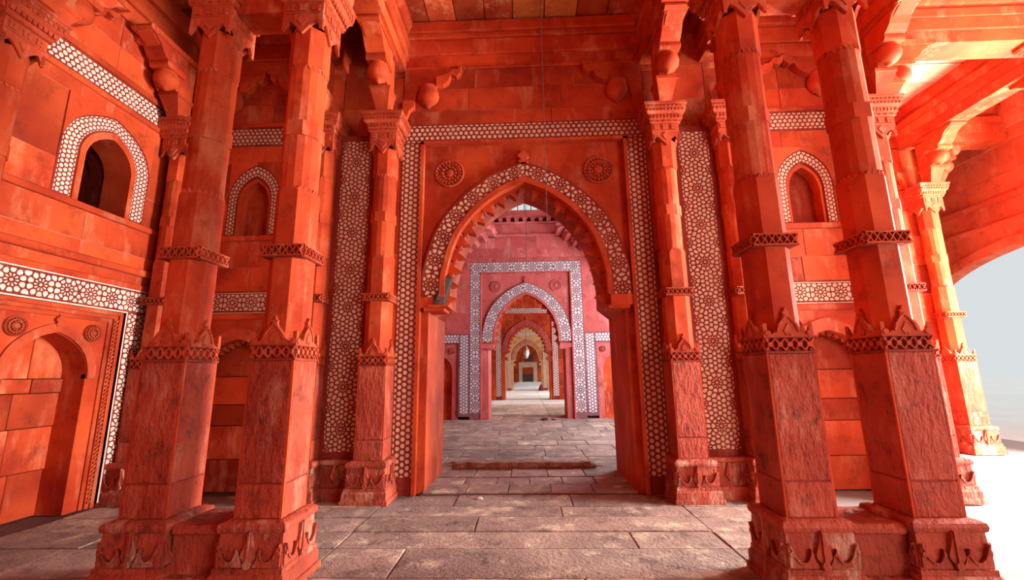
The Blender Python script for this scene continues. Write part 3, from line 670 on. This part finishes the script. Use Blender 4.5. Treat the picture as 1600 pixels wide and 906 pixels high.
inlay(fz, TL, 'white', [(1.82, .25, rect_map(3.88, 5.045))], s=.066, gap=.018)
stones(wall_left, TL, -9, 3.85, [5.02, 5.32], 1.2, depth=.62); stones(wall_left, TL, 5.72, 5.93, [5.02, 5.32], 1.2, depth=.62)
MB(TL).box(-9, 5.93, 5.32, 5.40, -.62, .03).build('string_course', 'smooth', wall_left, bevel=.01)
stones(wall_left, TL, -9, 5.93, [5.40, 5.75, 6.15], 1.0, depth=.62)
relief_bracket(wall_left, TL, 3.72, 1, .02); relief_bracket(wall_left, TL, 5.78, -1, .02)
for (z0, z1, w) in ((6.15, 6.38, .04), (6.38, 6.62, .08), (6.62, 6.9, .16)): MB(TL).box(-9, 5.93, z0, z1, -.62, w).build('cornice', 'smooth', wall_left, bevel=.012)

structure('wall_rear_blocker', 'added sandstone wall behind the viewer, shutting off rear skylight', MB().box(-5.9, 10.9, -9.4, -8.9, 0, 7.0), 'red')  # hall runs on here; wall added to cut fill light from behind
# ---- set-back wall of the outer aisle, and the courtyard facade
TB = T_front(8.86)
wall_aisle = structure('wall_aisle', 'set-back sandstone wall closing the outer aisle', MB(TB).box(5.05, 8.37, 0, 7.0, -.5, -.12), 'joint')
stones(wall_aisle, TB, 5.05, 8.38, [0, .6, 1.2, 1.8, 2.4, 3.0, 3.6, 4.2, 4.75, 5.2], .95, depth=.15)
MB(TB).box(5.05, 8.38, 5.2, 5.28, -.15, .04).build('string_course', 'smooth', wall_aisle)
stones(wall_aisle, TB, 5.05, 8.38, [5.28, 5.75, 6.15], .9, depth=.15, mat='ceil')
for (z0, z1, w) in ((6.15, 6.4, .04), (6.4, 6.65, .08), (6.65, 6.9, .14)): MB(TB).box(5.05, 8.38, z0, z1, -.12, w).build('cornice', 'smooth', wall_aisle)
relief_bracket(wall_aisle, TB, 8.0, -1)
MB().box(4.7, 5.04, 7.1, 9.2, 0, 7).build('return_stone', 'smooth', wall_aisle)
TR = T_right(10.0)
wall_right = structure('wall_right', 'courtyard facade wall of pointed arches at the outer edge of the hall', MB(TR).box(-8.5, 16.2, 4.5, 7.0, -.36, -.31), 'joint')
for c in (-5.8, -.9, 4.0, 8.9, 13.8):
    arch_slab(wall_right, TR, c, 2.45, 0, 4.45, 2.12, 2.85, 3.98, .3, 'bouncelit', 0, 'arch_panel')
    arch_ring(wall_right, TR, c, 2.30, 4.18, 2.12, 3.99, 2.85, -.1, .03, 'bouncelit', 'arch_moulding')
MB(TR).box(-8.5, 16.2, 4.45, 4.53, -.3, .05).build('string_course', 'bouncelit', wall_right)
stones(wall_right, TR, -8.5, 16.2, [4.53, 4.95], 1.0, depth=.3, mat='bouncelit')
MB(TR).box(-8.5, 16.2, 4.95, 5.05, -.3, .05).build('string_course', 'bouncelit', wall_right)
stones(wall_right, TR, -8.5, 16.2, [5.05, 5.5, 6.1], 1.3, depth=.3, mat='bouncelit')
for (z0, z1, w) in ((6.1, 6.36, .04), (6.36, 6.62, .08), (6.62, 6.9, .14)): MB(TR).box(-8.5, 16.2, z0, z1, -.3, w).build('cornice', 'bouncelit', wall_right)

# ---- ceiling
ceiling = structure('ceiling', 'flat ceiling of red sandstone slabs between the beams', MB().box(-5.9, 10.9, -9, 9.2, 6.96, 7.1).box(5.3, 10.9, 9.2, 15.5, 6.96, 7.1), 'joint')
def cslab(x0, x1, y0, y1, mt='ceil'):
    MB().box(x0+.006, x1-.006, y0+.006, y1-.006, 6.9+random.uniform(-.008, .008), 6.98).build('ceiling_slab', mt, ceiling, bevel=.005)
cx = [-1.8, -1.42, -1.0, -.55, -.12, .36, .85, 1.32, 1.8]
for a, b_ in zip(cx, cx[1:]):
    for y0, y1 in ((-9, -5), (-5, -1.2), (-1.2, 2.0), (2.0, 4.3+random.uniform(-.4, .4)), (None, 5.9)):
        if y0 is None: y0 = last
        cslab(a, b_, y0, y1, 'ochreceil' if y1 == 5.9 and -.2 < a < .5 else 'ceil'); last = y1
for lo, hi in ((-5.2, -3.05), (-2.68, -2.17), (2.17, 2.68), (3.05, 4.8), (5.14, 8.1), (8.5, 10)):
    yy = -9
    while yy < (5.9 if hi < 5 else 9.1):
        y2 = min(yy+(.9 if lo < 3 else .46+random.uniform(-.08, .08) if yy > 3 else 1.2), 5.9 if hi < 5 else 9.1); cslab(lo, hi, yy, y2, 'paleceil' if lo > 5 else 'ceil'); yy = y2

# ================================================================== COLUMNS
CY = 3.55
colA = make_column((-2.86, CY, 0), 0, 'free-standing column left of its pair, nearest the left side wall', group='four foreground columns')
copy_tree(colA, (-1.99, CY, 0), 0, 'free-standing column right of the left-hand pair, beside the central aisle', 'four foreground columns')
copy_tree(colA, (1.98, CY, 0), 0, 'free-standing column left of the right-hand pair, beside the central aisle', 'four foreground columns')
copy_tree(colA, (2.85, CY, 0), 0, 'rough red column right of the right-hand pair, against the white courtyard light', 'four foreground columns')
PY = Y1-.168
pil = make_column((-1.97, PY, 0), 0, 'engaged pilaster immediately left of the great arch frame', 'pilaster', 'pilasters on the arch wall', cut=True, name='pilaster')
PG = 'pilasters on the arch wall'
copy_tree(pil, (1.97, PY, 0), 0, 'engaged pilaster immediately right of the great arch frame', PG)
copy_tree(pil, (-2.87, PY, 0), 0, 'pilaster left of the tall inlaid panel at the left of the arch', PG)
copy_tree(pil, (2.87, PY, 0), 0, 'pilaster right of the tall inlaid panel at the right of the arch', PG)
copy_tree(pil, (-4.98, PY, 0), 0, 'dark pilaster in the corner where the left wall meets the arch wall', PG)
copy_tree(pil, (4.87, PY, 0), 0, 'pilaster ending the arch wall at the right, behind the rightmost foreground column', PG)
copy_tree(pil, (XL+.168, CY, 0), math.pi/2, 'pilaster on the left wall cut by the left edge of the view', PG)
copy_tree(pil, (8.2, 8.86-.168, 0), 0, 'sunlit pilaster of the outer aisle beside the courtyard arch', PG)
copy_tree(colA, (8.25, 5.75, 0), 0, 'outer aisle column whose bracket shows at the right edge', 'outer aisle columns')
# tie blocks between the paired columns: low plinth and lintel
for x0, x1, lab in ((-2.62, -2.23, 'left'), (2.22, 2.61, 'right')):
    t = empty('plinth_block', ((x0+x1)/2, CY, 0), 0, 'low stone block joining the feet of the %s-hand column pair' % lab, 'stone block', 'blocks between paired columns'); h = (x1-x0)/2
    MB().box(-h, h, -.17, .22, 0, .40).build('body', 'base', t, bevel=.01)
    MB().box(-h, h, -.20, .25, .38, .45).build('moulding', 'base', t, bevel=.02)
    MB().box(-h, h, -.24, .26, 0, .12).build('step', 'base', t, bevel=.01)
    t = empty('lintel', ((x0+x1)/2, CY, 4.86), 0, 'short lintel tying the capitals of the %s-hand column pair' % lab, 'lintel', 'lintels between paired columns')
    MB().box(-h-.05, h+.05, -.12, .14, 0, .31).build('body', 'smooth', t)
    MB().box(-h, h, -.14, .16, .16, .24).build('fascia', 'smooth', t)

# ================================================================== BRACKETS AND BEAMS
br = None
BL = [(-1.97, 5.62, 0, 'bracket above the pilaster immediately left of the great arch, facing the hall'), (1.97, 5.62, 0, 'bracket above the pilaster immediately right of the great arch, facing the hall'),
      (-2.87, 5.62, 0, 'bracket above the outer pilaster left of the tall left inlaid panel'), (2.87, 5.62, 0, 'bracket above the outer pilaster right of the tall right inlaid panel'),
      (-4.98, 5.62, 0, 'bracket above the dark corner pilaster at the left wall'), (4.87, 5.62, 0, 'large bracket with pot above the pilaster ending the arch wall at the right'),
      (5.03, 5.73, math.pi/2, 'bracket on the outer-aisle side of the pilaster ending the arch wall'),
      (8.2, 8.57, 0, 'bracket with pot facing the hall above the sunlit outer pilaster'), (8.36, 8.69, math.pi/2, 'bracket towards the courtyard above the sunlit outer pilaster'),
      (8.09, 5.75, -math.pi/2, 'bracket reaching left from the outer aisle column at the right edge'), (8.25, 5.91, math.pi, 'bracket reaching away from the outer aisle column at the right edge'),
      (XL+.30, CY, math.pi/2, 'bracket above the left wall pilaster at the left edge'),
      (XL+.168, CY+.16, math.pi, 'bracket along the left wall from the pilaster at the left edge')]
for x, n in ((-2.86, 'outer left'), (-1.99, 'inner left'), (1.98, 'inner right'), (2.85, 'outer right')):
    BL.append((x, CY+.12, math.pi, 'bracket reaching towards the arch wall from the %s foreground column' % n))
for x, y, rz, lab in BL:
    br = make_bracket((x, y, 5.17), rz, lab) if br is None else copy_tree(br, (x, y, 5.17), rz, lab)
for x, n in ((-2.87, 'outer beam of the left pair'), (-1.97, 'inner beam of the left pair bordering the central ceiling'), (1.97, 'inner beam of the right pair bordering the central ceiling'), (2.87, 'outer beam of the right pair')):
    make_beam((x, -9), (x, 5.9), n+' running to the arch wall')
make_beam((4.87, -9), (4.87, 5.9), 'dark beam running to the pilaster at the right end of the arch wall')
make_beam((8.2, -9), (8.2, 8.86), 'long beam running back to the sunlit outer pilaster')
make_beam((5.1, 5.85), (9.95, 5.85), 'cross beam over the outer aisle from the end of the arch wall')
make_beam((8.3, 8.72), (9.95, 8.72), 'short cross beam from the sunlit outer pilaster to the courtyard facade')

# ================================================================== DOMED CHAMBER AND FAR WALLS
Y2 = 15.45; T2 = T_front(Y2)
wm = MB(T2)
for s in (-1, 1): wm.box(min(s*1.5, s*5.3), max(s*1.5, s*5.3), 0, 7.55, -1.3, -.30)
wm.box(-1.5, 1.5, 4.9, 7.55, -1.3, -.30)
wall_far = structure('wall_far', 'sandstone wall tinted hazy pink, with inlaid arch at the back of the domed chamber', wm, 'joint')
portal(wall_far, T2, 1.3, 'pinkground', 'greyinlay', 'pink', hb=2.02, bw=.40, zt=5.56, s=.11, detail=False, apo=4.80, api=4.42, rough_spr=2.64, pat='flower')
for s in (-1, 1):
    a0, a1 = (-5.3, -2.02) if s < 0 else (2.02, 5.3)
    i0, i1 = (-2.42, -2.02) if s < 0 else (2.02, 2.42)
    fb = MB(T2).box(i0, i1, .1, 2.95, -.3, 0).build('niche_band', 'pinkground', wall_far)
    inlay(fb, T2, 'greyinlay', [(2.7, .32, rect_map(i0+.04, .2, True))], s=.11, pattern='hex')
    q0, q1 = (-3.7, -2.42) if s < 0 else (2.42, 3.7)
    fb = MB(T2).box(q0, q1, 2.60, 2.95, -.3, 0).build('niche_band', 'pinkground', wall_far)
    inlay(fb, T2, 'greyinlay', [(1.28, .29, rect_map(q0, 2.63))], s=.11, pattern='hex')
    arch_slab(wall_far, T2, s*3.10, .66, 0, 2.60, .46, 1.6, 2.2, .3, 'pink', -.06, 'niche_panel')
    MB(T2).box(s*3.1-.5, s*3.1+.5, 0, 2.25, -.32, -.22).build('niche_back', 'red', wall_far)
    for q in (-1, 1): rosette(wall_far, T2, s*3.1+q*.44, 2.36, .11, -.06, 'pink')
    stones(wall_far, T2, *((-5.3, -3.76) if s < 0 else (3.76, 5.3)), [0, .7, 1.4, 2.1, 2.95], 1.4, mat='pink')
    stones(wall_far, T2, a0, a1, [2.95, 3.7, 4.4, 5.0, 5.56], 1.5, mat='pink')
stones(wall_far, T2, -5.3, 5.3, [5.56, 5.72, 6.08, 6.5], 1.2, mat='pink')
MB(T2).box(-5.3, 5.3, 6.5, 6.62, -.3, .10).build('cornice', 'pink', wall_far, bevel=.03)
stones(wall_far, T2, -5.3, 5.3, [6.62, 7.0], 1.6, mat='pink')
MB(T2).box(-5.3, 5.3, 7.0, 7.08, -.3, .06).build('cornice', 'pink', wall_far)
for k in range(17): MB(T2).prism([(-2.4+.3*k-.06, 7.08), (-2.4+.3*k+.06, 7.08), (-2.4+.3*k+.09, 7.22), (-2.4+.3*k-.09, 7.22)], -.1, .14).build('corbel', 'pink', wall_far)
MB(T2).box(-5.3, 5.3, 7.22, 7.30, -.3, .2).build('cornice', 'pink', wall_far)
stones(wall_far, T2, -5.3, 5.3, [7.30, 7.56], 2.0, mat='pink')
for k in range(15): MB(T2).box(-1.75+.25*k-.015, -1.75+.25*k+.015, 7.56, 8.0, -.06, -.03).build('rail_post', 'wire', wall_far)
MB(T2).box(-2, 2, 8.0, 8.03, -.07, -.02).build('hand_rail', 'wire', wall_far)
# corner squinches of stepped corbels
for s in (-1, 1):
    sqn = empty('squinch', (s*5.3, Y2, 5.1), 0, 'stepped squinch corbels in the %s back corner of the domed chamber' % ('left' if s < 0 else 'right'), 'squinch', 'chamber squinches')
    for k in range(8):
        L_ = 2.42+.17*k+.012*k*k; z0 = .2*k; q = .55+.05*k
        MB().loft([(z0, [(0, .02), (-s*L_, .02), (-s*(L_-.06), -q), (-s*(L_-.9), -q-.9), (-s*.5, -L_), (0, -L_)]), (z0+.09, [(0, .02), (-s*(L_+.04), .02), (-s*(L_-.02), -q-.04), (-s*(L_-.86), -q-.94), (-s*.5, -L_-.04), (0, -L_-.04)]), (z0+.13, [(0, .02), (-s*(L_+.10), .02), (-s*(L_+.04), -q-.1), (-s*(L_-.8), -q-1.0), (-s*.5, -L_-.1), (0, -L_-.1)])]).build('corbel_course', 'pink', sqn)
        MB().loft([(z0+.12, [(0, .02), (-s*(L_-.22), .02), (-s*(L_-.3), -q+.22), (-s*.3, -L_+.4), (0, -L_+.4)]), (z0+.21, [(0, .02), (-s*(L_-.22), .02), (-s*(L_-.3), -q+.22), (-s*.3, -L_+.4), (0, -L_+.4)])]).build('corbel_bed', 'joint', sqn)
# chamber shell: left wall, right wall with court arch, upper drum open to the sky at the back
wcl = structure('wall_chamber_left', 'left wall of the domed chamber', MB(T_left(-5.3)).box(7.2, 15.5, 0, 9.5, -.4, 0), 'pink')
arch_slab(None, T_right(5.3), 11.3, 4.1, 0, 9.5, 3.2, 4.4, 6.9, .4, 'pink', 0, 'wall_chamber_right')
tag(bpy.data.objects['wall_chamber_right'], 'right wall of the domed chamber with tall arch to the court', kind='structure')
structure('wall_chamber_front', 'upper front wall of the domed chamber above the great arch', MB().box(-5.3, 5.3, 7.0, 7.25, 7.0, 9.5), 'pink')
structure('ceiling_chamber', 'high ceiling over the domed chamber', MB().box(-5.7, 5.7, 6.8, 15.0, 9.5, 9.7), 'pink')
def far_wall(Y, name, label, st, ig, im, aim):
    T = T_front(Y); mb = MB(T)
    for s in (-1, 1): mb.box(min(s*1.5, s*5.3), max(s*1.5, s*5.3), 0, 7.0, -1.0, -.30)
    mb.box(-1.5, 1.5, 4.9, 7.0, -1.0, -.30)
    w = structure(name, label, mb, 'joint')
    portal(w, T, 1.0, ig, im, st, hb=1.92, bw=.36, zt=5.60, s=.15, detail=False, apo=4.90, api=4.5, rough_spr=2.9, aim=aim)
    for s in (-1, 1): stones(w, T, *((-5.3, -1.92) if s < 0 else (1.92, 5.3)), [0, .8, 1.6, 2.4, 3.2, 4, 4.8, 5.6], 1.6, mat=st)
    stones(w, T, -5.3, 5.3, [5.6, 6.2, 7.0], 1.6, mat=st)
    return w
wall_third = far_wall(27.0, 'wall_third', 'third red arch wall seen through the chamber', 'red', 'ground', 'greyinlay', 'pink')
wall_fourth = far_wall(43.0, 'wall_fourth', 'fourth arch wall of pale buff stone far down the vista', 'pale', 'ground', 'white', 'pale')
for y0, y1, n in ((16.75, 27, 'second'), (28, 43, 'third'), (44, 62, 'last')):
    structure('wall_hall_'+n, 'left wall of the %s hall down the vista' % n, MB(T_left(-5.3)).box(y0, y1, 0, 7.0, -.4, 0), 'red')
    structure('ceiling_hall_'+n, 'flat ceiling of the %s hall down the vista' % n, MB().box(-5.7, 9.5, y0, y1, 7.0, 7.2), 'ceil')
# end wall with doorway
TE = T_front(62); we = MB(TE).box(-5.3, 5.3, 0, 7.2, -.6, -.1)
wall_end = structure('wall_end', 'end wall closing the vista with a pale door frame', we, 'joint')
stones(wall_end, TE, -5.3, 5.3, [0, .8, 1.6, 2.4, 3.2, 4.0, 4.8, 5.6, 7.2], 1.3, [(-1.25, 1.45, 0, 3.2)], depth=.12)
MB(TE).prism([(-1.2, 0), (-.7, 0), (-.7, 2.5), (.85, 2.5), (.85, 0), (1.4, 0), (1.4, 3.2), (-1.2, 3.2)], -.1, .12).build('door_frame', 'marble', wall_end)
MB(TE).box(-.7, .85, 1.6, 2.5, -.1, .03).build('door_panel', 'red', wall_end)
MB(TE).box(-.7, .85, .1, 1.6, -.1, .02).build('door_leaf', 'door', wall_end)
MB(TE).box(-.3, .9, 3.3, 4.2, -.1, .05).build('window_opening', 'door', wall_end)
for k in range(3): tag(MB().box(-2.2+.15*k, 2.4-.15*k, 57.5+1.1*k, 61.85, .17*k, .17*(k+1)).build('step', 'courtyard'), ['lowest', 'middle', 'topmost'][k]+' pale stone step before the far door', 'step', 'steps before the far door')

# ================================================================== SMALL THINGS
# floodlight on the left impost of the great arch
t = empty('floodlight', (-1.245, 5.99, 2.462), 0, 'black floodlight box propped on the left impost of the great arch', 'lamp')
t.rotation_euler = (R(0), R(17), R(20))
MB().box(-.075, .075, -.10, .10, .02, .44).build('housing', 'black', t, bevel=.012)
MB().box(.074, .09, -.085, .085, .04, .42).build('glass', 'glass', t)
MB().box(-.06, .06, -.112, -.098, .05, .41).build('side_cover', 'lampside', t, bevel=.006)
fm = MB()
for k in range(6): fm.box(-.095, -.07, -.09, .09, .06+.055*k, .075+.055*k)
fm.build('cooling_fins', 'black', t, kind='stuff')
MB().box(-.07, .08, -.11, .11, .0, .025).build('stand', 'black', t)
MB(T1).box(-1.36, -1.06, 2.43, 2.462, -.42, .02).build('impost_slab', 'carved', wall_front, bevel=.008)
# log across the far side of the threshold
rl = random.Random(5); lg = MB(); n = 26; rings = []
t = empty('log', (-.1, 7.42, 0), 0, 'split weathered timber lying on the floor across the archway', 'log')
for k in range(n+1):
    x = -1.15+2.3*k/n; h = .055+.018*rl.random(); e = .6 if k in (0, n) else 1
    rings.append([lg.pt((x+rl.uniform(-.02, .02), e*a*(.12+.045*rl.random()), .06+e*b_*h)) for a, b_ in ((-1, -1.0), (-1, .2), (-.6, 1), (.5, 1), (1, .3), (1, -1.0))])
for a, b_ in zip(rings, rings[1:]):
    for j in range(6): lg.f.append([a[j], a[(j+1) % 6], b_[(j+1) % 6], b_[j]])
lg.f.append(rings[0][::-1]); lg.f.append(rings[-1]); lg.build('timber', 'wood', t)
tw = MB()
for k in range(26):
    s = rl.choice((-1, 1)); x = s*rl.uniform(.85, 1.15); a = Vector((x, rl.uniform(-.1, .08), rl.uniform(.02, .11)))
    d = Vector((s*rl.uniform(.08, .24), rl.uniform(-.08, .05), rl.uniform(-.02, .05))); tw.tube([a, a+d*.5+Vector((0, 0, .012)), a+d], [.012, .008, .003], 5)
tw.build('bark_splinters', 'wood', t, kind='stuff')
# hanging wires
tag(MB().tube([(.27, 5.0, 6.9), (.268, 5.0, 5.2), (.27, 5.01, 3.3)], .0045, 6).build('wire', 'wire'), 'thin dark wire hanging from the central ceiling before the arch', 'wire')
tag(MB().tube([(.05, 11.3, 9.5), (.05, 11.3, 6.5), (.04, 11.3, 4.2)], .008, 6).build('chain', 'wire'), 'thin chain hanging inside the domed chamber', 'chain')
# lantern
t = empty('lantern', (-.06, 35, 2.75), 0, 'pale glass lantern hanging far down the vista', 'lantern')
MB().lathe([(.05, 0), (.12, .06), (.17, .12), (.17, .15)], n=8).build('base', 'brass', t)
MB().lathe([(.15, .15), (.24, .42), (.2, .62)], n=8).build('glass', 'lglass', t)
MB().lathe([(.23, .62), (.25, .66), (.12, .86), (.05, .98), (.02, 1.05)], n=8).build('hood', 'brass', t)
MB().tube([(0, 0, 1.04), (0, 0, 4.25)], .02).build('chain', 'wire', t)
# maroon bundle beside the far arch
t = MB().lathe([(.24, 0), (.27, .1), (.22, .3), (.12, .5), (.05, .58)], (1.3, 42.2, 0), 10).build('cloth_bundle', 'maroon', smooth=True)
tag(t, 'dark maroon cloth bundle on the floor beside the fourth arch', 'bundle')
# pebbles and chips on the floor
for k, (x, y, r, lab) in enumerate(((-.62, 5.72, .035, 'small pale stone chip before the arch threshold'), (.55, 15.0, .10, 'dark lump on the floor before the chamber back wall'), (.85, 15.05, .06, 'smaller dark lump beside the first on the chamber floor'), (2.40, 3.62, .022, 'pale rubble chip on the block between the right-hand columns'), (2.48, 3.66, .014, 'smaller pale chip on the block between the right-hand columns'))):
    bm = MB(); rr = random.Random(k)
    z = .45 if k > 2 else 0
    sec = [(z+h*r, [(x+r*f*(1+.3*rr.uniform(-1, 1))*math.cos(6.2832*j/7)*1.4, y+r*f*(1+.3*rr.uniform(-1, 1))*math.sin(6.2832*j/7)) for j in range(7)]) for h, f in ((0, .8), (.35, 1), (.75, .7), (.95, .25))]
    tag(bm.loft(sec).build('stone_chip', 'door' if k in (1, 2) else 'pebble'), lab, 'stone chip')
